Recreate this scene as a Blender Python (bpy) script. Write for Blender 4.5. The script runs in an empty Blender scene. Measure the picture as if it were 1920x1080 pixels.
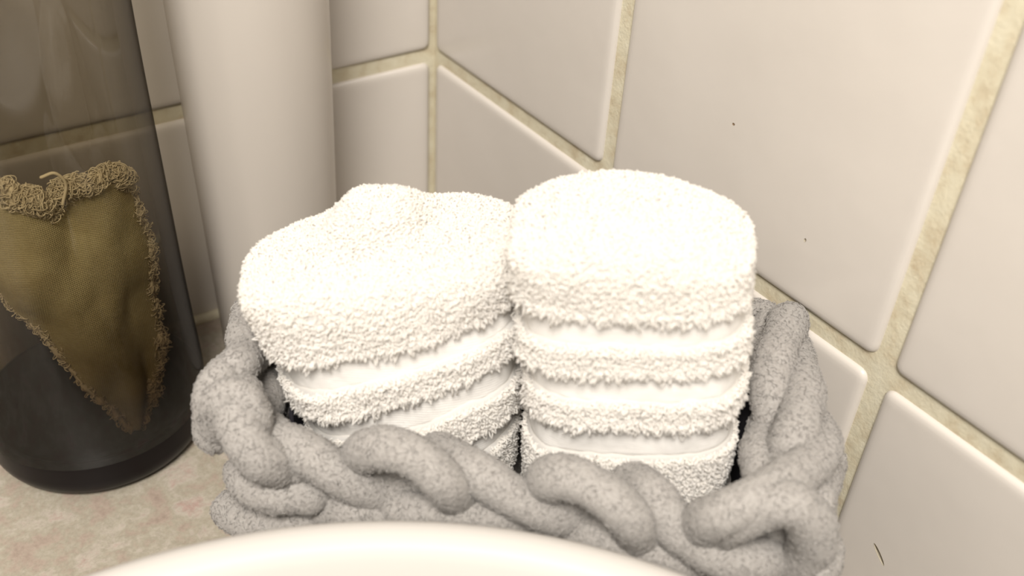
import bpy, math
import numpy as np
from mathutils import Matrix, Vector, noise

# Lengths below are in tile widths; U is one tile width in metres.
U = 0.12
rng = np.random.default_rng(7)
scn = bpy.context.scene
COL = scn.collection

# ------------------------------------------------------------------ camera
cam_d = bpy.data.cameras.new('camera')
cam = bpy.data.objects.new('camera', cam_d)
COL.objects.link(cam)
scn.camera = cam
cam_d.sensor_width = 36.0
cam_d.lens = 1892.0 / 1920.0 * 36.0
cam_d.clip_start = 0.01
cam_d.clip_end = 20
RIGHT = (0.81973694, -0.57016508, 0.05425062)
UP = (0.3074379, 0.51796153, 0.7982467)
BACK = (-0.48323213, -0.6376736, 0.59988256)
CAMP = (-1.74350605, -2.8483177, 1.49055942)
cam.matrix_world = Matrix(((RIGHT[0], UP[0], BACK[0], CAMP[0] * U),
                           (RIGHT[1], UP[1], BACK[1], CAMP[1] * U),
                           (RIGHT[2], UP[2], BACK[2], CAMP[2] * U), (0, 0, 0, 1)))
cam_d.dof.use_dof = True
cam_d.dof.focus_distance = 2.55 * U
cam_d.dof.aperture_fstop = 11.0

# ------------------------------------------------------------------ world, lights, exposure
world = bpy.data.worlds.new('room_light')
scn.world = world
world.use_nodes = True
wn = world.node_tree.nodes
wl = world.node_tree.links
bg = wn['Background']
tc = wn.new('ShaderNodeTexCoord')
sep = wn.new('ShaderNodeSeparateXYZ')
ramp = wn.new('ShaderNodeValToRGB')
wl.new(tc.outputs['Generated'], sep.inputs[0])
mr = wn.new('ShaderNodeMapRange')
mr.inputs[1].default_value = -1; mr.inputs[2].default_value = 1
wl.new(sep.outputs[2], mr.inputs[0])
wl.new(mr.outputs[0], ramp.inputs[0])
ramp.color_ramp.elements[0].position = 0.35
ramp.color_ramp.elements[0].color = (0.17, 0.15, 0.132, 1)
ramp.color_ramp.elements[1].position = 0.85
ramp.color_ramp.elements[1].color = (0.80, 0.75, 0.69, 1)
wl.new(ramp.outputs[0], bg.inputs[0])
bg.inputs[1].default_value = 1.2

def area(name, loc, target, size, power, color):
    d = bpy.data.lights.new(name, 'AREA')
    d.shape = 'DISK'
    d.size = size * U
    d.energy = power
    d.color = color
    o = bpy.data.objects.new(name, d)
    COL.objects.link(o)
    o.location = Vector(loc) * U
    o.rotation_euler = (Vector(target) - Vector(loc)).to_track_quat('-Z', 'Y').to_euler()
    return o

area('ceiling_lamp_light', (-4.0, -4.8, 6.3), (-0.4, -1.0, 0.0), 2.8, 15.2, (1.0, 0.955, 0.895))

scn.view_settings.view_transform = 'Standard'
scn.view_settings.look = 'None'
scn.view_settings.exposure = 0.0
scn.view_settings.gamma = 1.0
scn.view_settings.use_curve_mapping = False

# ------------------------------------------------------------------ helpers
def props(o, label=None, cat=None, group=None, kind=None):
    if label: o['label'] = label
    if cat: o['category'] = cat
    if group: o['group'] = group
    if kind: o['kind'] = kind
    return o

def empty(name, loc, label, cat, group=None):
    o = bpy.data.objects.new(name, None)
    o.empty_display_size = 0.01
    o.location = Vector(loc) * U
    COL.objects.link(o)
    return props(o, label, cat, group)

class MB:
    """Collects vertices and faces (in tile widths) for one mesh."""
    def __init__(s):
        s.v = []; s.f4 = []; s.f3 = []; s.n = 0
    def add(s, v, f4=None, f3=None):
        v = np.asarray(v, float).reshape(-1, 3)
        if f4 is not None and len(f4): s.f4.append(np.asarray(f4, int) + s.n)
        if f3 is not None and len(f3): s.f3.append(np.asarray(f3, int) + s.n)
        s.v.append(v); s.n += len(v)
    def build(s, name, mats, parent=None, smooth=True, matidx=None):
        v = np.concatenate(s.v) * U
        if parent is not None:
            v = v - np.array(parent.location)
        f4 = np.concatenate(s.f4) if s.f4 else np.zeros((0, 4), int)
        f3 = np.concatenate(s.f3) if s.f3 else np.zeros((0, 3), int)
        me = bpy.data.meshes.new(name)
        nl = f4.size + f3.size
        me.vertices.add(len(v)); me.vertices.foreach_set('co', v.astype(np.float32).ravel())
        me.loops.add(nl)
        me.loops.foreach_set('vertex_index', np.concatenate([f4.ravel(), f3.ravel()]).astype(np.int32))
        npoly = len(f4) + len(f3)
        me.polygons.add(npoly)
        st = np.concatenate([np.arange(len(f4)) * 4, f4.size + np.arange(len(f3)) * 3]).astype(np.int32)
        me.polygons.foreach_set('loop_start', st)
        me.polygons.foreach_set('use_smooth', np.full(npoly, smooth))
        if not isinstance(mats, (list, tuple)): mats = [mats]
        for m in mats: me.materials.append(m)
        if matidx is not None:
            me.polygons.foreach_set('material_index', np.asarray(matidx, np.int32))
        me.update(calc_edges=True)
        me.validate()
        o = bpy.data.objects.new(name, me)
        COL.objects.link(o)
        if parent is not None: o.parent = parent
        return o

def grid_faces(nu, nv, cu=False, cv=False, flip=False):
    """Quads over an nu x nv vertex grid (index u*nv+v), wrapping where asked."""
    iu = np.arange(nu if cu else nu - 1); iv = np.arange(nv if cv else nv - 1)
    a, b = np.meshgrid(iu, iv, indexing='ij')
    a2 = (a + 1) % nu; b2 = (b + 1) % nv
    f = np.stack([a * nv + b, a2 * nv + b, a2 * nv + b2, a * nv + b2], -1).reshape(-1, 4)
    return f[:, ::-1] if flip else f

def lathe(prof, cx, cy, n=96):
    """prof: (radius, z) list, bottom outside first."""
    prof = np.array(prof, float)
    t = np.linspace(0, 2 * np.pi, n, endpoint=False)
    v = np.stack([cx + prof[:, 0][:, None] * np.cos(t), cy + prof[:, 0][:, None] * np.sin(t),
                  np.repeat(prof[:, 1][:, None], n, 1)], -1)
    return v.reshape(-1, 3), grid_faces(len(prof), n, cv=True, flip=True)

def round_prof(pts, rad, seg=6):
    """Rounds the corners of a polyline in (r, z)."""
    out = [pts[0]]
    for i in range(1, len(pts) - 1):
        p0, p1, p2 = (np.array(q, float) for q in (pts[i - 1], pts[i], pts[i + 1]))
        r = rad[i] if isinstance(rad, (list, tuple)) else rad
        a = p1 + (p0 - p1) / np.linalg.norm(p0 - p1) * min(r, np.linalg.norm(p0 - p1) * .49)
        b = p1 + (p2 - p1) / np.linalg.norm(p2 - p1) * min(r, np.linalg.norm(p2 - p1) * .49)
        for k in range(seg + 1):
            t = k / seg
            out.append(tuple((1 - t) ** 2 * a + 2 * t * (1 - t) * p1 + t * t * b))
    out.append(pts[-1])
    return out

def catmull(P, step):
    P = np.array(P, float)
    Q = np.vstack([2 * P[0] - P[1], P, 2 * P[-1] - P[-2]])
    out = []
    for i in range(1, len(Q) - 2):
        n = max(2, int(np.linalg.norm(Q[i + 1] - Q[i]) / step))
        t = np.linspace(0, 1, n, endpoint=False)[:, None]
        out.append(0.5 * ((2 * Q[i]) + (-Q[i - 1] + Q[i + 1]) * t +
                          (2 * Q[i - 1] - 5 * Q[i] + 4 * Q[i + 1] - Q[i + 2]) * t ** 2 +
                          (-Q[i - 1] + 3 * Q[i] - 3 * Q[i + 1] + Q[i + 2]) * t ** 3))
    out.append(Q[-2][None])
    return np.vstack(out)

def tube(P, r, sides=20, caps=True, closed=False):
    """Tube along P (N,3) with radius r (scalar or array); rounded ends."""
    P = np.array(P, float); n = len(P)
    r = np.broadcast_to(np.array(r, float), (n,)).copy()
    if caps and not closed:
        d0 = P[0] - P[1]; d0 /= np.linalg.norm(d0)
        d1 = P[-1] - P[-2]; d1 /= np.linalg.norm(d1)
        a = np.array([1.0, .93, .75, .5, .2])
        head = np.array([P[0] + d0 * r[0] * x for x in a]); hr = r[0] * np.sqrt(np.maximum(1 - a ** 2, .0004))
        tail = np.array([P[-1] + d1 * r[-1] * x for x in a[::-1]]); tr = r[-1] * np.sqrt(np.maximum(1 - a[::-1] ** 2, .0004))
        P = np.vstack([head, P, tail]); r = np.concatenate([hr, r, tr]); n = len(P)
    if closed:
        T = np.roll(P, -1, 0) - np.roll(P, 1, 0)
    else:
        T = np.gradient(P, axis=0)
    T /= np.linalg.norm(T, axis=1)[:, None] + 1e-12
    N = np.zeros_like(P)
    ref = np.array([0, 0, 1.0]) if abs(T[0][2]) < .9 else np.array([1.0, 0, 0])
    k = np.cross(T[0], ref); N[0] = k / np.linalg.norm(k)
    for i in range(1, n):
        v = N[i - 1] - T[i] * (N[i - 1] @ T[i]); N[i] = v / (np.linalg.norm(v) + 1e-12)
    B = np.cross(T, N)
    t = np.linspace(0, 2 * np.pi, sides, endpoint=False)
    V = P[:, None] + r[:, None, None] * (np.cos(t)[None, :, None] * N[:, None] + np.sin(t)[None, :, None] * B[:, None])
    F = grid_faces(n, sides, cu=closed, cv=True, flip=True)
    return V.reshape(-1, 3), F

def sample_surface(V, F, count, ok=None):
    """Random points and normals over quads; ok filters points."""
    a, b, c, d = (V[F[:, i]] for i in range(4))
    nn = np.cross(c - a, d - b); ar = np.linalg.norm(nn, axis=1)
    nn = nn / (ar[:, None] + 1e-15)
    idx = rng.choice(len(F), count, p=ar / ar.sum())
    u = rng.random((count, 1)); v = rng.random((count, 1))
    P = (a[idx] * (1 - u) + b[idx] * u) * (1 - v) + (d[idx] * (1 - u) + c[idx] * u) * v
    N = nn[idx]
    if ok is not None:
        m = ok(P, N); P = P[m]; N = N[m]
    return P, N

def loops(mb, P, N, height, width, rad, droop, sides=4, k=5, jit=.5, end=1.0):
    """Little thread loops standing on a surface, all in one mesh."""
    n = len(P)
    R = rng.normal(size=(n, 3)); R -= N * (R * N).sum(1)[:, None]; R /= np.linalg.norm(R, axis=1)[:, None]
    h = height * (1 + jit * rng.normal(size=(n, 1)) * .6).clip(.25, 2.2)
    w = width * (1 + jit * rng.normal(size=(n, 1)) * .5).clip(.3, 2)
    lean = rng.normal(size=(n, 3)) * .45
    lean -= N * (lean * N).sum(1)[:, None]
    t = np.linspace(0, 1, k) * end
    pts = []
    for q in t:
        s = math.sin(math.pi * q)
        pts.append(P + N * h * (s - .12) + R * w * (-math.cos(math.pi * q)) * .5 + lean * h * s
                   + np.array([0, 0, -1.0]) * droop * h * s ** 1.5)
    pts = np.stack(pts, 1)                                  # n,k,3
    T = np.gradient(pts, axis=1); T /= np.linalg.norm(T, axis=2)[..., None] + 1e-12
    X = np.cross(T, np.cross(N, R)[:, None]); X /= np.linalg.norm(X, axis=2)[..., None] + 1e-9
    Y = np.cross(T, X)
    a = np.linspace(0, 2 * np.pi, sides, endpoint=False)
    V = pts[:, :, None] + rad * (np.cos(a)[None, None, :, None] * X[:, :, None] + np.sin(a)[None, None, :, None] * Y[:, :, None])
    F = grid_faces(k, sides, cv=True)
    Fall = (F[None] + (np.arange(n) * k * sides)[:, None, None]).reshape(-1, 4)
    mb.add(V.reshape(-1, 3), Fall)

# ------------------------------------------------------------------ materials
def mat(name, base, rough=.6, spec=.5, coat=0, sheen=0):
    m = bpy.data.materials.new(name); m.use_nodes = True
    b = m.node_tree.nodes['Principled BSDF']
    b.inputs['Base Color'].default_value = (*base, 1)
    b.inputs['Roughness'].default_value = rough
    b.inputs['Specular IOR Level'].default_value = spec
    b.inputs['Coat Weight'].default_value = coat
    b.inputs['Coat Roughness'].default_value = .12
    b.inputs['Sheen Weight'].default_value = sheen
    return m, m.node_tree.nodes, m.node_tree.links, b

def noise_node(n, l, scale, detail=3, rough=.5, dist=0.0):
    tcn = n.new('ShaderNodeTexCoord'); t = n.new('ShaderNodeTexNoise')
    t.inputs['Scale'].default_value = scale; t.inputs['Detail'].default_value = detail
    t.inputs['Roughness'].default_value = rough; t.inputs['Distortion'].default_value = dist
    l.new(tcn.outputs['Object'], t.inputs['Vector'])
    return t

def bump(n, l, b, height, strength, distance, prev=None):
    k = n.new('ShaderNodeBump'); k.inputs['Strength'].default_value = strength
    k.inputs['Distance'].default_value = distance
    l.new(height, k.inputs['Height'])
    if prev is not None: l.new(prev.outputs[0], k.inputs['Normal'])
    l.new(k.outputs[0], b.inputs['Normal'])
    return k

def ramp2(n, l, fac, stops):
    r = n.new('ShaderNodeValToRGB')
    while len(r.color_ramp.elements) < len(stops): r.color_ramp.elements.new(.5)
    for e, (p, c) in zip(r.color_ramp.elements, stops):
        e.position = p; e.color = (*c, 1)
    l.new(fac, r.inputs[0])
    return r

# glazed tile
M_tile, n, l, b = mat('glazed_tile', (.72, .655, .575), .22, .5)
t = noise_node(n, l, 16, 2); r = ramp2(n, l, t.outputs[0], [(.3, (.52, .478, .43)), (.7, (.545, .503, .455))])
l.new(r.outputs[0], b.inputs['Base Color'])
t2 = noise_node(n, l, 45, 2); bump(n, l, b, t2.outputs[0], .12, .002)
# grout
M_grout, n, l, b = mat('grout', (.62, .54, .37), .9, .2)
t = noise_node(n, l, 130, 5, .65); r = ramp2(n, l, t.outputs[0], [(.28, (.43, .355, .24)), (.5, (.53, .48, .355)), (.72, (.57, .53, .41))])
l.new(r.outputs[0], b.inputs['Base Color'])
t2 = noise_node(n, l, 900, 4, .7); k = bump(n, l, b, t2.outputs[0], .5, .0003)
t3 = noise_node(n, l, 220, 3, .6); bump(n, l, b, t3.outputs[0], .4, .0008, k)
# counter
M_counter, n, l, b = mat('beige_stone', (.5, .44, .37), .38, .4)
t = noise_node(n, l, 75, 7, .7, .25)
r = ramp2(n, l, t.outputs[0], [(.25, (0.238, 0.185, 0.152)), (.40, (0.310, 0.251, 0.205)), (.50, (0.304, 0.277, 0.218)), (.58, (0.363, 0.323, 0.271)), (.68, (0.330, 0.238, 0.205)), (.85, (0.383, 0.330, 0.284))])
t4 = noise_node(n, l, 700, 4, .7)
r4 = ramp2(n, l, t4.outputs[0], [(.3, (.80, .78, .76)), (.6, (1.05, 1.04, 1.03))])
mx = n.new('ShaderNodeMix'); mx.data_type = 'RGBA'; mx.blend_type = 'MULTIPLY'; mx.inputs[0].default_value = .8
l.new(r.outputs[0], mx.inputs[6]); l.new(r4.outputs[0], mx.inputs[7]); l.new(mx.outputs[2], b.inputs['Base Color'])
# glazed sink
M_sink, n, l, b = mat('white_ceramic', (.43, .405, .375), .5, .3)
# white container
M_white, n, l, b = mat('white_plastic', (.44, .40, .355), .28, .5)
M_cap, n, l, b = mat('cap_plastic', (.6, .56, .5), .35, .5)
# terry
M_terry, n, l, b = mat('white_terry', (.95, .925, .885), .95, .1, sheen=.3)
trl = n.new('ShaderNodeBsdfTranslucent'); trl.inputs[0].default_value = (.96, .93, .88, 1)
mxs = n.new('ShaderNodeMixShader'); mxs.inputs[0].default_value = .55
l.new(b.outputs[0], mxs.inputs[1]); l.new(trl.outputs[0], mxs.inputs[2]); l.new(mxs.outputs[0], n['Material Output'].inputs[0])
M_band, n, l, b = mat('white_woven_band', (.68, .655, .62), .95, .05)
wv = n.new('ShaderNodeTexWave'); wv.bands_direction = 'Z'; wv.inputs['Scale'].default_value = 420; wv.inputs['Distortion'].default_value = 1.5
tcn = n.new('ShaderNodeTexCoord'); l.new(tcn.outputs['Object'], wv.inputs['Vector'])
k = bump(n, l, b, wv.outputs[0], .25, .0002)
t = noise_node(n, l, 120, 4); bump(n, l, b, t.outputs[0], .5, .0012, k)
# grey cord
M_cord, n, l, b = mat('grey_chenille', (.34, .315, .29), .95, .1, sheen=.12)
t = noise_node(n, l, 1100, 3, .6); r = ramp2(n, l, t.outputs[0], [(.3, (.25, .232, .213)), (.5, (.30, .281, .26)), (.7, (.35, .329, .305))])
l.new(r.outputs[0], b.inputs['Base Color'])
k = bump(n, l, b, t.outputs[0], .9, .00045)
t2 = noise_node(n, l, 2400, 3, .6); bump(n, l, b, t2.outputs[0], .8, .0003, k)
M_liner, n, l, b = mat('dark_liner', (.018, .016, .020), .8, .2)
# burlap
M_sack, n, l, b = mat('olive_sackcloth', (.42, .30, .13), .95, .1)
tcn = n.new('ShaderNodeTexCoord')
w1 = n.new('ShaderNodeTexWave'); w1.bands_direction = 'Z'; w1.inputs['Scale'].default_value = 520; w1.inputs['Distortion'].default_value = 2; w1.inputs['Detail Scale'].default_value = 3
w2 = n.new('ShaderNodeTexWave'); w2.bands_direction = 'X'; w2.inputs['Scale'].default_value = 520; w2.inputs['Distortion'].default_value = 2; w2.inputs['Detail Scale'].default_value = 3
l.new(tcn.outputs['Object'], w1.inputs['Vector']); l.new(tcn.outputs['Object'], w2.inputs['Vector'])
ad = n.new('ShaderNodeMath'); ad.operation = 'ADD'; l.new(w1.outputs[1], ad.inputs[0]); l.new(w2.outputs[1], ad.inputs[1])
k = bump(n, l, b, ad.outputs[0], .5, .0002)
t = noise_node(n, l, 60, 5, .7); r = ramp2(n, l, t.outputs[0], [(.3, (.27, .21, .095)), (.7, (.39, .325, .165))])
l.new(r.outputs[0], b.inputs['Base Color'])
M_thread, n, l, b = mat('frayed_thread', (.52, .43, .27), .95, .1)

# smoked glass: thin wall that tints what is behind it and mirrors at glancing angles
def smoke(name, tint, edge, gloss=.04):
    m = bpy.data.materials.new(name); m.use_nodes = True
    n = m.node_tree.nodes; l = m.node_tree.links; n.clear()
    out = n.new('ShaderNodeOutputMaterial'); mix = n.new('ShaderNodeMixShader')
    tr = n.new('ShaderNodeBsdfTransparent'); gl = n.new('ShaderNodeBsdfGlossy')
    tr.inputs[0].default_value = (*tint, 1); gl.inputs['Roughness'].default_value = gloss
    # both faces of the wall mirror a little, more at a slant, the same from inside and outside
    lf = n.new('ShaderNodeLayerWeight'); lf.inputs[0].default_value = .5
    p5 = n.new('ShaderNodeMath'); p5.operation = 'POWER'; p5.inputs[1].default_value = 5
    ma = n.new('ShaderNodeMath'); ma.operation = 'MULTIPLY_ADD'; ma.inputs[1].default_value = .22; ma.inputs[2].default_value = .06
    l.new(lf.outputs['Facing'], p5.inputs[0]); l.new(p5.outputs[0], ma.inputs[0])
    # longer way through the coloured wall at a slant
    lw = n.new('ShaderNodeLayerWeight'); lw.inputs[0].default_value = .5
    pw = n.new('ShaderNodeMath'); pw.operation = 'POWER'; pw.inputs[1].default_value = 2.2
    cm = n.new('ShaderNodeMix'); cm.data_type = 'RGBA'
    cm.inputs[6].default_value = (*tint, 1); cm.inputs[7].default_value = (*edge, 1)
    l.new(lw.outputs['Facing'], pw.inputs[0]); l.new(pw.outputs[0], cm.inputs[0]); 
    # the wall thickens downwards, so the colour deepens towards the base
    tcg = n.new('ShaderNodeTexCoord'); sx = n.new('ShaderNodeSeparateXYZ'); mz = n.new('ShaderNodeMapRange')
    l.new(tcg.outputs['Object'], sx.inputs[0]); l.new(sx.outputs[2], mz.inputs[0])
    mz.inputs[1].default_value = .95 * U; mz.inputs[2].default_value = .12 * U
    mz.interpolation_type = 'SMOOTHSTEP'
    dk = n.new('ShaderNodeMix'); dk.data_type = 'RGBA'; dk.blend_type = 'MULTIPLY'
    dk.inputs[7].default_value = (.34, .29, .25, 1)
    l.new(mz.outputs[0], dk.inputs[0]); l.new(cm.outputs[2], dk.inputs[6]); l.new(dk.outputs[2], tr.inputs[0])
    l.new(ma.outputs[0], mix.inputs[0]); l.new(tr.outputs[0], mix.inputs[1]); l.new(gl.outputs[0], mix.inputs[2])
    l.new(mix.outputs[0], out.inputs[0])
    return m
M_glass = smoke('smoked_glass', (.68, .655, .60), (.12, .10, .075))
M_glassbase, n, l, b = mat('thick_smoked_glass', (.008, .006, .006), .3, .12)

# ------------------------------------------------------------------ setting: walls and counter
ZC = -0.79            # counter top
G = .023              # half a grout joint
TH = .018              # how far the tiles stand out of the grout

def cushion_tile(mb, a0, a1, z0, z1, place):
    """One tile with softly rolled edges; place(a, z, d) -> point."""
    e = [0, .003, .008, .015, .025, .038]
    dd = [-.02, TH * .35, TH * .72, TH * .90, TH * .975, TH]
    ina = e + [a1 - a0 - x for x in e[::-1]]
    inz = e + [z1 - z0 - x for x in e[::-1]]
    da = dd + dd[::-1]
    V = []
    for i, (x, dx) in enumerate(zip(ina, da)):
        for j, (y, dy) in enumerate(zip(inz, da)):
            xx, yy = x, y
            # round the four corners in plan
            rc = .03
            cx = min(max(x, rc), a1 - a0 - rc); cy = min(max(y, rc), z1 - z0 - rc)
            dist = math.hypot(x - cx, y - cy)
            sq = max(abs(x - cx), abs(y - cy))
            if dist > 1e-9 and x != cx and y != cy:
                s = sq / dist
                xx = cx + (x - cx) * s; yy = cy + (y - cy) * s
            V.append(place(a0 + xx, z0 + yy, min(dx, dy)))
    V = np.array(V)
    F = grid_faces(len(ina), len(inz))
    c = V.mean(0)
    nrm = np.cross(V[F[60, 1]] - V[F[60, 0]], V[F[60, 3]] - V[F[60, 0]])
    if nrm @ (place(0, 0, 1) - place(0, 0, 0)) < 0: F = F[:, ::-1]
    mb.add(V, F)

def tiled_wall(name, cuts, place, far):
    mb = MB()
    # grout bed
    g0 = [place(0, ZC - .1, 0), place(far, ZC - .1, 0), place(far, 3, 0), place(0, 3, 0)]
    gv = []; gf = []
    nu, nv = 40, 40
    for i in range(nu):
        for j in range(nv):
            gv.append(place(-.03 + (far + .03) * i / (nu - 1), (ZC - .1) + (3.1 - ZC) * j / (nv - 1), 0.004))
    gv = np.array(gv); F = grid_faces(nu, nv)
    nrm = np.cross(gv[F[0, 1]] - gv[F[0, 0]], gv[F[0, 3]] - gv[F[0, 0]])
    if nrm @ (place(0, 0, 1) - place(0, 0, 0)) < 0: F = F[:, ::-1]
    mb.add(gv, F)
    ng = len(F)
    for a0, a1 in cuts:
        for z0 in (-1, 0, 1, 2):
            cushion_tile(mb, a0 + G, a1 - G, z0 + G, z0 + 1 - G, place)
    tot = sum(len(f) for f in mb.f4)
    idx = np.zeros(tot, int); idx[ng:] = 1
    o = mb.build(name, [M_grout, M_tile], matidx=idx)
    props(o, kind='structure')
    return o

# wall faces: corner edge is x=0,y=0. the tile faces stand TH proud of the grout bed
wall_r = tiled_wall('wall_right', [(-.010, .958), (.958, 1.958), (1.958, 2.958), (2.958, 3.958), (3.958, 4.958)],
           lambda a, z, d: np.array([.012 - d + .0, -a, z]), 5)
tiled_wall('wall_left', [(-.010, .62), (.62, 1.62), (1.62, 2.62), (2.62, 3.62), (3.62, 4.62)],
           lambda a, z, d: np.array([-a, .012 - d, z]), 5)

# small dark flaw and smear on the right wall
def wall_mark(name, y, z, ly, lz, mt, turn=0.0):
    mb = MB(); k = 14
    t = np.linspace(0, 2 * np.pi, k, endpoint=False)
    a_, b_ = ly * np.cos(t), lz * np.sin(t)
    ca, sa = math.cos(turn), math.sin(turn)
    ring = np.stack([np.full(k, .012 - TH - .0006), y + a_ * ca - b_ * sa, z + a_ * sa + b_ * ca], 1)
    ring2 = ring.copy(); ring2[:, 0] += .004
    mb.add(np.vstack([ring, ring2, [[.012 - TH - .001, y, z]]]),
           [[i, (i + 1) % k, k + (i + 1) % k, k + i] for i in range(k)], [[i, (i + 1) % k, 2 * k] for i in range(k)])
    return mb.build(name, mt, wall_r)

M_mark, n, l, b = mat('brown_speck', (.22, .15, .09), .8, .2)
M_smear, n, l, b = mat('dried_grout_smear', (.40, .355, .27), .8, .2)
wall_mark('speck', -1.395, .374, .004, .003, M_mark)
wall_mark('speck', -1.676, .201, .0035, .005, M_smear)
wall_mark('grout_smear', -2.12, -.472, .030, .006, M_smear, .75)

# counter slab, front edge far behind the camera
mb = MB()
xs = np.linspace(-5, .02, 60); ys = np.linspace(-4.6, .02, 60)
X, Y = np.meshgrid(xs, ys, indexing='ij')
mb.add(np.stack([X, Y, np.full_like(X, ZC)], -1).reshape(-1, 3), grid_faces(60, 60))
mb.add([(-5, -4.6, ZC), (.02, -4.6, ZC), (.02, -4.6, ZC - .35), (-5, -4.6, ZC - .35),
        (-5, .02, ZC), (.02, .02, ZC), (.02, .02, ZC - .35), (-5, .02, ZC - .35)],
       [[0, 3, 2, 1], [3, 7, 6, 2], [0, 4, 7, 3], [1, 2, 6, 5]])
o = mb.build('counter', M_counter, smooth=False)
props(o, 'beige mottled stone worktop running into the tiled corner', 'countertop')

# sealant bead where the counter meets the walls
for nm, P in (('trim_1', [(-5, -.022, ZC + .006), (-.02, -.022, ZC + .006)]), ('trim_2', [(-.022, -.02, ZC + .006), (-.022, -4.9, ZC + .006)])):
    mb = MB(); mb.add(*tube(np.linspace(P[0], P[1], 40), .02, 10, caps=False))
    props(mb.build(nm, M_grout), kind='structure')

# ------------------------------------------------------------------ basket frame: (u, w, z) -> world
r2 = 2 ** -.5
ORG = np.array([-1.28, -1.32, 0.0]); EU = np.array([r2, -r2, 0]); EW = np.array([r2, r2, 0]); EZ = np.array([0, 0, 1.0])
def W(q):
    q = np.asarray(q, float)
    return ORG + q[..., 0:1] * EU + q[..., 1:2] * EW + q[..., 2:3] * EZ
BL, BD = 1.14, .61     # basket length and depth between cord centres

RIM = {
  'front': [
    (0.048, [(0.006,0.02,0.027),(0.027,-0.04,0.0),(0.065,-0.07,-0.038),(0.096,-0.04,-0.096),(0.097,0.02,-0.214)]),
    (0.044, [(0.024,0.05,-0.087),(0.09,-0.0,-0.063),(0.17,-0.03,-0.066),(0.257,-0.04,-0.11),(0.318,-0.01,-0.16),(0.381,0.03,-0.166),(0.425,0.07,-0.144)]),
    (0.044, [(0.214,0.05,-0.175),(0.288,-0.02,-0.028),(0.345,-0.04,0.011),(0.405,-0.06,0.015),(0.456,-0.07,-0.02),(0.479,-0.04,-0.091),(0.485,0.02,-0.211)]),
    (0.044, [(0.415,0.06,-0.087),(0.476,0.0,-0.039),(0.535,-0.03,-0.04),(0.61,-0.04,-0.074),(0.671,-0.03,-0.108),(0.741,0.02,-0.157),(0.776,0.07,-0.158)]),
    (0.045, [(0.628,0.06,-0.167),(0.668,-0.02,-0.018),(0.716,-0.04,0.012),(0.779,-0.06,0.004),(0.829,-0.07,-0.034),(0.854,-0.04,-0.107),(0.877,0.03,-0.249)]),
    (0.046, [(0.829,0.06,-0.075),(0.867,0.0,-0.037),(0.904,-0.03,-0.063),(0.964,-0.05,-0.099),(1.037,-0.05,-0.123),(1.109,-0.03,-0.136),(1.169,0.05,-0.184)]),
    (0.046, [(1.022,0.03,-0.166),(1.011,-0.03,-0.056),(1.035,-0.05,0.0),(1.073,-0.05,0.038),(1.118,-0.05,0.058),(1.164,-0.04,0.012),(1.189,-0.03,-0.065),(1.178,-0.02,-0.138),(1.143,0.03,-0.246)]),
    (0.042, [(-0.011,0.01,-0.196),(0.029,-0.04,-0.178),(0.097,-0.06,-0.166),(0.155,-0.04,-0.167),(0.203,0.01,-0.177)]),
    (0.042, [(-0.058,0.01,-0.331),(0.028,-0.04,-0.306),(0.13,-0.04,-0.261),(0.186,0.01,-0.268)]),
    (0.042, [(0.135,0.01,-0.29),(0.202,-0.03,-0.219),(0.28,-0.05,-0.184),(0.347,-0.04,-0.221),(0.393,0.01,-0.312)]),
    (0.042, [(0.315,0.01,-0.2),(0.365,-0.04,-0.165),(0.442,-0.05,-0.145),(0.515,-0.05,-0.123),(0.586,-0.04,-0.149),(0.641,0.01,-0.245)]),
    (0.042, [(0.706,0.01,-0.193),(0.742,-0.03,-0.161),(0.786,-0.05,-0.137),(0.85,-0.04,-0.179),(0.913,0.01,-0.295)]),
    (0.042, [(0.821,0.01,-0.205),(0.859,-0.04,-0.159),(0.907,-0.05,-0.147),(0.97,-0.04,-0.206),(1.039,0.01,-0.296)]),
    (0.042, [(1.15,0.03,-0.281),(1.172,-0.02,-0.182),(1.211,-0.03,-0.124),(1.232,0.02,-0.13)]),
  ],
  'right': [
    (0.046, [(1.168,0.642,-0.03),(1.144,0.542,0.03),(1.113,0.408,0.05),(1.094,0.305,0.04),(1.109,0.25,0.0),(1.132,0.224,-0.05)]),
    (0.042, [(1.063,0.65,-0.04),(1.111,0.615,-0.02),(1.1,0.52,-0.03),(1.098,0.445,-0.05)]),
    (0.048, [(1.165,0.581,-0.05),(1.167,0.423,0.0),(1.167,0.29,0.03),(1.144,0.171,0.04),(1.133,0.143,0.0),(1.124,0.152,-0.06)]),
    (0.045, [(1.184,0.348,-0.06),(1.206,0.24,-0.02),(1.196,0.148,0.01),(1.147,0.055,0.04),(1.097,-0.008,0.05),(1.042,-0.052,0.04),(0.996,-0.072,0.02),(0.975,-0.045,-0.04)]),
    (0.040, [(1.119,0.308,-0.07),(1.094,0.219,-0.03),(1.081,0.127,-0.02),(1.091,0.079,-0.03),(1.119,0.07,-0.07)]),
    (0.044, [(1.248,0.254,-0.12),(1.205,0.11,-0.06),(1.194,0.055,-0.05),(1.205,0.034,-0.08)]),
  ],
  'left': [
    (0.042, [(-0.112,0.353,-0.03),(-0.079,0.251,0.0),(-0.04,0.16,0.02),(-0.035,0.087,0.03),(-0.062,0.093,-0.02)]),
    (0.045, [(-0.059,0.279,-0.05),(-0.044,0.165,0.0),(-0.048,0.086,0.02),(-0.052,0.034,0.02),(-0.06,0.017,-0.02),(-0.062,0.016,-0.09)]),
    (0.036, [(-0.053,0.004,-0.06),(-0.033,-0.011,0.02),(-0.008,-0.002,0.05),(0.026,-0.005,0.05),(0.043,-0.012,0.02),(0.048,-0.017,-0.04)]),
  ],
}


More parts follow.
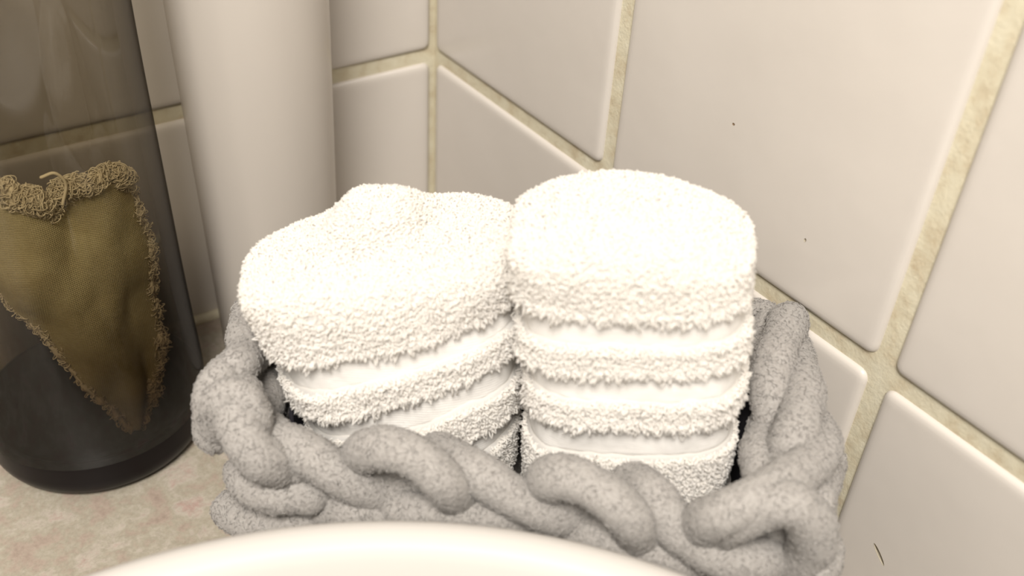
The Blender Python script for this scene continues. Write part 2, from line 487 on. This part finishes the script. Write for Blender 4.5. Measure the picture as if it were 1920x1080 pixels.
def lumpy(V, amp, scale):
    """Slight uneven swelling of a cord, geometry not paint."""
    out = V.copy()
    for i, p in enumerate(V):
        q = Vector(p * scale)
        out[i] = p + np.array(noise.noise_vector(q)) * amp + np.array(noise.noise_vector(q * 3.1)) * amp * .45
    return out

def cord(mb, P, r, fuzz=1.0, sides=22, step=.012):
    C = catmull(P, step)
    s = np.linspace(0, 1, len(C))
    rr = r * (1 + .05 * np.sin(s * 17 + r * 900) )
    V, F = tube(W(C), rr, sides)
    V = lumpy(V, .0025, 20)
    mb.add(V, F)
    if fuzz > 0:
        a, b_, c, d = (V[F[:, i]] for i in range(4))
        area_ = np.linalg.norm(np.cross(c - a, d - b_), axis=1).sum() / 2
        cnt = int(area_ * 11000 * fuzz)
        Pp, Nn = sample_surface(V, F, cnt)
        loops(mb, Pp, Nn, .0024, .009, .0009, .1, sides=3, k=4, jit=.7, end=.9)

basket = empty('storage_basket', W((BL / 2, BD / 2, ZC)), 'grey chunky braided cord basket holding two rolled towels beside the sink', 'basket')

mb = MB()
for r, P in RIM['front']: cord(mb, P, r)
mb.build('front_rim_braid', M_cord, basket)
mb = MB()
for r, P in RIM['right']: cord(mb, P, r)
mb.build('right_rim_braid', M_cord, basket)
mb = MB()
for r, P in RIM['left']: cord(mb, P, r)
mb.build('left_rim_braid', M_cord, basket)

# perimeter path of a rounded rectangle
def perim(s, off, rc=.16):
    """s in 0..1 once round, outward offset off. returns u, w, outward normal."""
    L1 = BL - 2 * rc; L2 = BD - 2 * rc; A = math.pi * rc / 2
    tot = 2 * L1 + 2 * L2 + 4 * A
    x = (s % 1.0) * tot
    segs = [('l', L1), ('a', A), ('l', L2), ('a', A), ('l', L1), ('a', A), ('l', L2), ('a', A)]
    cor = [(BL - rc, rc), (BL - rc, BD - rc), (rc, BD - rc), (rc, rc)]
    ang0 = -math.pi / 2
    starts = [(rc, 0), None, (BL, rc), None, (BL - rc, BD), None, (0, BD - rc), None]
    dirs = [(1, 0), None, (0, 1), None, (-1, 0), None, (0, -1), None]
    k = 0
    for k, (kind, ln) in enumerate(segs):
        if x <= ln or k == 7: break
        x -= ln
    if kind == 'l':
        dx, dy = dirs[k]; u = starts[k][0] + dx * x; w = starts[k][1] + dy * x
        nx, ny = dy, -dx
    else:
        c = cor[k // 2]; a = ang0 + (k // 2) * math.pi / 2 + x / rc
        nx, ny = math.cos(a), math.sin(a); u = c[0] + nx * rc; w = c[1] + ny * rc
    return u + nx * off, w + ny * off, nx, ny, tot

def plait(mb, z, waves, r, amp_z, amp_o, base_off, s0=0, s1=1, strands=3, fuzz=0, sides=14, n=520):
    s = np.linspace(s0, s1, int(n * (s1 - s0)) + 2)
    for k in range(strands):
        ph = 2 * math.pi * k / strands
        P = []
        for q in s:
            a = 2 * math.pi * waves * q + ph
            u, w, nx, ny, tot = perim(q, base_off + amp_o * math.sin(2 * a))
            P.append((u, w, z + amp_z * math.sin(a)))
        V, F = tube(W(np.array(P)), r, sides)
        V = lumpy(V, .004, 24)
        mb.add(V, F)
        if fuzz:
            Pp, Nn = sample_surface(V, F, int(fuzz))
            loops(mb, Pp, Nn, .0024, .009, .0009, .1, sides=3, k=4, jit=.7, end=.9)

mb = MB()
plait(mb, -.02, 7, .045, .055, .032, 0.0, .52, .83, 3, fuzz=2500)      # back rim
mb.build('back_rim_braid', M_cord, basket)
mb = MB()
for i, z in enumerate((-.345, -.47, -.595, -.71)):
    plait(mb, z, 8 + (i % 2) * .5, .044, .045, .028, -.035 - .02 * i, 0, 1, 3, fuzz=4200)
mb.build('braided_body', M_cord, basket)
mb = MB()    # upper band behind the hand-laid rim, sides and back only
plait(mb, -.14, 8.3, .042, .04, .024, 0.022, .30, 1.0, 3, fuzz=3000)
mb.build('braided_shoulder', M_cord, basket)
# dark liner: sides and bottom
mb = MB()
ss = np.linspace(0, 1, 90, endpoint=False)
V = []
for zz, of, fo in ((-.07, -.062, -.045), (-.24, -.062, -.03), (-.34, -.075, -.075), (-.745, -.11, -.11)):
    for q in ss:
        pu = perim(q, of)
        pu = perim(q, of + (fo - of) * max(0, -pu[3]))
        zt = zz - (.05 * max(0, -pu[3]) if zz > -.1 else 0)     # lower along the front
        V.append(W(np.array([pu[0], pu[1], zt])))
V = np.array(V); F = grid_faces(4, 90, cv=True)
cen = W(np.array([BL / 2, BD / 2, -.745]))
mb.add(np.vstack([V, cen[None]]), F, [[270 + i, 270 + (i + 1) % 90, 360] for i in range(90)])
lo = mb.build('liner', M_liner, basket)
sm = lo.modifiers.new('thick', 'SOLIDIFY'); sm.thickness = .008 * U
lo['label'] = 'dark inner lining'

# ------------------------------------------------------------------ towels
def towel(label, cu_pts, wf, hw_pts, hd, expo, yaw, tilt, ztop, bands, topfn, count):
    """Rolled face towel, upright. cu_pts/hw_pts: (z, centre u)/(z, half width)."""
    zs_, us_ = zip(*cu_pts); zh_, hh_ = zip(*hw_pts)
    NT = 220
    th = np.linspace(0, 2 * np.pi, NT, endpoint=False)
    cs, sn = np.cos(th), np.sin(th)
    ex = np.sign(cs) * np.abs(cs) ** (2 / expo); ey = np.sign(sn) * np.abs(sn) ** (2 / expo)
    yw = math.radians(yaw)
    wc = wf + hd
    def ringpts(h, rs, dz=0.0):
        hw = np.interp(h, zh_, hh_) * rs; dd = hd * rs
        x = ex * hw; y = ey * dd
        xr = x * math.cos(yw) - y * math.sin(yw); yr = x * math.sin(yw) + y * math.cos(yw)
        z = h + tilt * (1 - .5 * min(max((h - ztop + .22) / .2, 0), 1)) * xr + dz
        u = np.interp(h, zs_, us_) + xr
        return np.stack([u, wc + yr, z], 1)
    def recess(h):
        d = 0.0
        for b0, b1 in bands:
            m = (b0 + b1) / 2; hwid = (b1 - b0) / 2
            d = max(d, 1 / (1 + math.exp((abs(h - m) - hwid) / .004)))
        return d
    hs = np.concatenate([np.linspace(ZC + .045, -.30, 12), np.linspace(-.295, ztop - .05, 110)])
    rings = []; hh = []
    for h in hs:
        puff = .012 * math.sin(h * 37) 
        rings.append(ringpts(h, 1 - .058 * recess(h) + puff * (1 - recess(h)) * .4)); hh.append(h)
    for a in np.linspace(.1, math.pi / 2, 12):
        rs = 1 - .16 * (1 - math.cos(a)); h = ztop - .05 + .05 * math.sin(a)
        rings.append(ringpts(h, rs)); hh.append(h)
    for q in np.linspace(.97, .0, 26):
        R_ = ringpts(ztop, .84 * q + 1e-4); rings.append(R_); hh.append(ztop)
    V = np.array(rings)
    # lay the top relief and soft unevenness
    for i in range(V.shape[0]):
        f = min(max((hh[i] - (ztop - .05)) / .05, 0), 1)
        if f > 0:
            lu = V[i, :, 0] - np.interp(ztop, zs_, us_); lw = V[i, :, 1] - wc
            V[i, :, 2] += f * topfn(lu, lw)
    flat = V.reshape(-1, 3)
    for i, p in enumerate(flat):
        q = Vector(p) * 9
        nv = noise.noise_vector(q)
        flat[i] = p + np.array(nv) * .008
    H = np.repeat(np.array(hh), NT)
    VW = W(flat)
    F = grid_faces(V.shape[0], NT, cv=True, flip=False)
    # outward check
    a = VW[F[3000, 0]]; nrm = np.cross(VW[F[3000, 1]] - a, VW[F[3000, 3]] - a)
    cen = W(np.array([np.interp(flat[F[3000, 0], 2], zs_, us_), wc, flat[F[3000, 0], 2]]))
    if nrm @ (a - cen) < 0: F = F[:, ::-1]
    base = empty('rolled_towel', W(np.array([us_[0], wc, ZC + .04])), label, 'towel', 'rolled white towels in the basket')
    mb = MB(); mb.add(VW, F)
    # terry loops over everything except the smooth bands
    Hf = H[F].mean(1)
    rec = np.array([recess(h) for h in Hf])
    keep = (rec < .3) & (Hf > -.40)
    P, N = sample_surface(VW, F[keep], count)
    loops(mb, P, N, .0065, .0085, .0019, .2, sides=4, k=5, jit=.6)
    # a heavier overhanging fringe just above each band
    for b0, b1 in bands:
        edge = (np.abs(Hf - b1 - .012) < .006)
        if edge.sum() > 10:
            P, N = sample_surface(VW, F[edge], 1500)
            loops(mb, P, N, .0095, .0085, .0019, .7, sides=4, k=5, jit=.8)
        edge = (np.abs(Hf - b0 + .012) < .005)
        if edge.sum() > 10:
            P, N = sample_surface(VW, F[edge], 500)
            loops(mb, P, N, .009, .009, .0019, .1, sides=4, k=5, jit=.8)
    mb.build('terry_cloth', M_terry, base)
    for b0, b1 in bands:
        if b1 < -.35: continue
        rows = [ringpts(h, .955) for h in np.linspace(b0 - .004, b1 + .004, 7)]
        R_ = np.array(rows).reshape(-1, 3)
        for i, p in enumerate(R_):
            R_[i] = p + np.array(noise.noise_vector(Vector(p) * 9)) * .008 + np.array(noise.noise_vector(Vector(p) * 30)) * .0022
        Fb = grid_faces(7, NT, cv=True)
        B_ = W(R_); a = B_[Fb[0, 0]]; nrm = np.cross(B_[Fb[0, 1]] - a, B_[Fb[0, 3]] - a)
        if nrm @ (a - W(np.array([us_[0], wc, R_[0, 2]]))) < 0: Fb = Fb[:, ::-1]
        m2 = MB(); m2.add(B_, Fb)
        ob = m2.build('woven_band', M_band, base)
        so = ob.modifiers.new('thick', 'SOLIDIFY'); so.thickness = .006 * U; so.offset = -1
        ob['label'] = 'smooth woven stripe'
    return base

def top_right(lu, lw):
    return -.9 * np.maximum(lu * lu * 1.2 + lw * lw * .9 - .004, 0) + .012

def top_left(lu, lw):
    core = .072 * np.exp(-(((lu + .035) / .10) ** 4 + ((lw - .07) / .10) ** 4))
    rr = np.hypot(lu + .035, lw - .07)
    groove = -.008 * np.exp(-((rr - .115) / .014) ** 2) * (lw < .06)
    return core + groove - .25 * np.maximum(np.abs(lu) - .17, 0) * (lu < 0) * .3

towel('tightly rolled white terry towel with flat top, the one nearest the right wall',
      [(-.74, .80), (-.14, .808), (.1, .795), (.47, .738)], .085, [(-.74, .225), (-.14, .222), (.47, .229)], .175, 3.4, 2, .15, .455,
      [(.252, .322), (.112, .185), (-.038, .048)], top_right, 32000)
towel('rolled white terry towel leaning left, its coiled end showing, nearest the white container',
      [(-.74, .31), (-.14, .315), (.1, .27), (.4, .215)], .085, [(-.74, .22), (-.14, .235), (.3, .312)], .20, 2.7, 17, .36, .275,
      [(.065, .136), (-.075, -.005), (-.235, -.165)], top_left, 34000)

# ------------------------------------------------------------------ sink
sc = W(np.array([.655, -1.366, 0]))
RS = 1.202
prof = [(.55, ZC), (.62, ZC + .02), (.80, -.60), (1.02, -.34), (1.13, -.12), (RS, -.045), (RS - .003, -.012), (RS - .03, .004), (RS - .062, -.004),
        (RS - .085, -.03), (RS - .15, -.15), (.86, -.42), (.62, -.60), (.30, -.68), (.09, -.70)]
prof = [tuple(x) for x in catmull([(a, 0, z) for a, z in prof], .03)[:, [0, 2]]]
sink = empty('vessel_sink', (sc[0], sc[1], ZC), 'round white ceramic basin with a thin rolled rim in the near foreground', 'sink')
mb = MB(); v, f = lathe(prof, sc[0], sc[1], 160)
mb.add(v, f); mb.build('basin', M_sink, sink)
mb = MB(); v, f = lathe([(.001, -.70), (.05, -.695), (.10, -.69), (.115, -.70), (.11, -.73), (.09, ZC)], sc[0], sc[1], 48)
M_drain, n, l, b = mat('chrome', (.7, .7, .7), .15); b.inputs['Metallic'].default_value = 1
mb.add(v, f[:, ::-1]); mb.build('drain', M_drain, sink)

# ------------------------------------------------------------------ white container
cx, cy, cr = -.752, -.246, .198
can = empty('container', (cx, cy, ZC), 'tall slim glossy white cylinder standing against the tiles, right of the smoked bottle', 'container')
mb = MB(); v, f = lathe(round_prof([(.001, ZC), (cr, ZC), (cr + .022, .3), (cr + .032, 1.02), (cr * .9, 1.08), (.001, 1.09)], .02), cx, cy, 96)
mb.add(v, f); mb.build('container_body', M_white, can)
mb = MB(); v, f = lathe(round_prof([(cr * .86, 1.085), (cr * .86, 1.42), (.001, 1.46)], .03), cx, cy, 96)
mb.add(v, f); mb.build('cap', M_cap, can)

# ------------------------------------------------------------------ smoked bottle
bx_, by_ = -1.398, -.352
bottle = empty('smoked_glass_bottle', (bx_, by_, ZC), 'large dark smoked glass bottle with a thick base and frayed sackcloth inside', 'bottle')
mb = MB()
outer = round_prof([(.30, ZC + .02), (.322, ZC + .17), (.310, -.3), (.298, .4), (.295, 1.25), (.12, 1.62), (.11, 2.2)], [0, .05, .1, .1, .3, .25, 0])
v, f = lathe(outer, bx_, by_, 128)
mb.add(v, f); mb.build('glass_wall', M_glass, bottle)
mb = MB()
v, f = lathe(round_prof([(.001, ZC + .0), (.285, ZC + .0), (.316, ZC + .045), (.3165, ZC + .15), (.300, ZC + .15), (.27, ZC + .115), (.001, ZC + .105)], .03), bx_, by_, 128)
mb.add(v, f); bo = mb.build('thick_base', M_glassbase, bottle); bo['label'] = 'nearly black glass base'
mb = MB()
v, f = lathe(round_prof([(.105, 2.17), (.135, 2.17), (.135, 2.25), (.105, 2.25), (.104, 2.17)], .015), bx_, by_, 64)
mb.add(v, f); mb.build('lip', M_glassbase, bottle)

# sackcloth leaning on the inside of the glass
def B(theta, z, r):
    t = np.radians(theta)
    return np.stack([bx_ + r * np.cos(t), by_ + r * np.sin(t), np.broadcast_to(z, np.shape(t))], -1)
cloth = empty('sackcloth', (bx_, by_, ZC + .1), 'olive brown pointed scrap of sackcloth with frayed hem inside the smoked bottle', 'cloth')
# left and right edge angle by height, and the wavy top edge by angle
ZL = [-.635, -.60, -.53, -.43, -.32, -.23, -.17, .0, .20]
TL = [-82, -86, -91, -103, -115, -125, -137, -150, -150]
ZR = [-.635, -.60, -.50, -.40, -.20, .0, .12]
TR = [-74, -66, -54, -46, -40, -42, -44]
TT = [-150, -117, -106, -95, -86, -77, -62, -50, -42]
ZT = [.20, .195, .165, .120, .155, .185, .175, .150, .095]
nu_, nv_ = 90, 110
sg = np.linspace(0, 1, nu_); tg = np.linspace(0, 1, nv_)
CL = np.zeros((nu_, nv_, 3)); TH_ = np.zeros((nu_, nv_)); ZZ_ = np.zeros((nu_, nv_))
for j, t_ in enumerate(tg):
    for i, s_ in enumerate(sg):
        zrow = -.635 + (.14 + .635) * t_
        tl = np.interp(zrow, ZL, TL); tr_ = np.interp(zrow, ZR, TR)
        th_ = tl + (tr_ - tl) * s_
        ztop_ = np.interp(th_, TT, ZT)
        z_ = -.635 + (ztop_ + .635) * t_
        TH_[i, j] = th_; ZZ_[i, j] = z_
        nz = noise.noise(Vector((th_ * .05, z_ * 6, 2.0)))
        rr_ = .248 - .03 * t_ * 0 - .022 * (nz + .5) - .012 * math.sin(s_ * 9 + t_ * 3)
        CL[i, j] = B(th_, z_, rr_)
F = grid_faces(nu_, nv_)
mb = MB(); mb.add(CL.reshape(-1, 3), F)
co = mb.build('cloth_sheet', M_sack, cloth)
so = co.modifiers.new('thick', 'SOLIDIFY'); so.thickness = .02 * U; so.offset = 0
# rolled hem along the top and right side
mb = MB()
edge = [CL[i, nv_ - 1] for i in range(0, nu_, 3)]
C1 = catmull(edge, .01)
jit = np.array([noise.noise_vector(Vector(p) * 22) for p in C1])
V, F1 = tube(C1 + jit * .018, .020 + .012 * np.array([noise.noise(Vector(p) * 30) for p in C1]), 12)
mb.add(lumpy(V, .010, 45), F1)
V2_, N2_ = V, None
P, N = sample_surface(V, F1, 2600)
loops(mb, P, N, .008, .022, .0015, .1, sides=3, k=6, jit=1.0, end=.8)
edge = [CL[nu_ - 1, j] for j in range(nv_ - 1, -1, -4)]
C1 = catmull(edge, .01)
jit = np.array([noise.noise_vector(Vector(p) * 22) for p in C1])
V, F1 = tube(C1 + jit * .016, .013 + .008 * np.array([noise.noise(Vector(p) * 30) for p in C1]), 12)
mb.add(lumpy(V, .008, 45), F1)
P, N = sample_surface(V, F1, 1500)
loops(mb, P, N, .009, .016, .0015, .1, sides=3, k=6, jit=1.0, end=.8)
edge = [CL[0, j] for j in range(0, nv_, 4)]
C1 = catmull(edge, .01)
V, F1 = tube(C1, .010, 10); mb.add(lumpy(V, .006, 45), F1)
P, N = sample_surface(V, F1, 700)
loops(mb, P, N, .006, .012, .0014, .1, sides=3, k=6, jit=1.0, end=.8)
# one loose curled thread
V, F1 = tube(catmull([B(-90, .15, .25), B(-86, .20, .25), B(-90, .235, .25), B(-97, .232, .25)], .006), .004, 6)
mb.add(V, F1)
he = mb.build('frayed_hem', M_thread, cloth); he['label'] = 'pale frayed rolled edge'
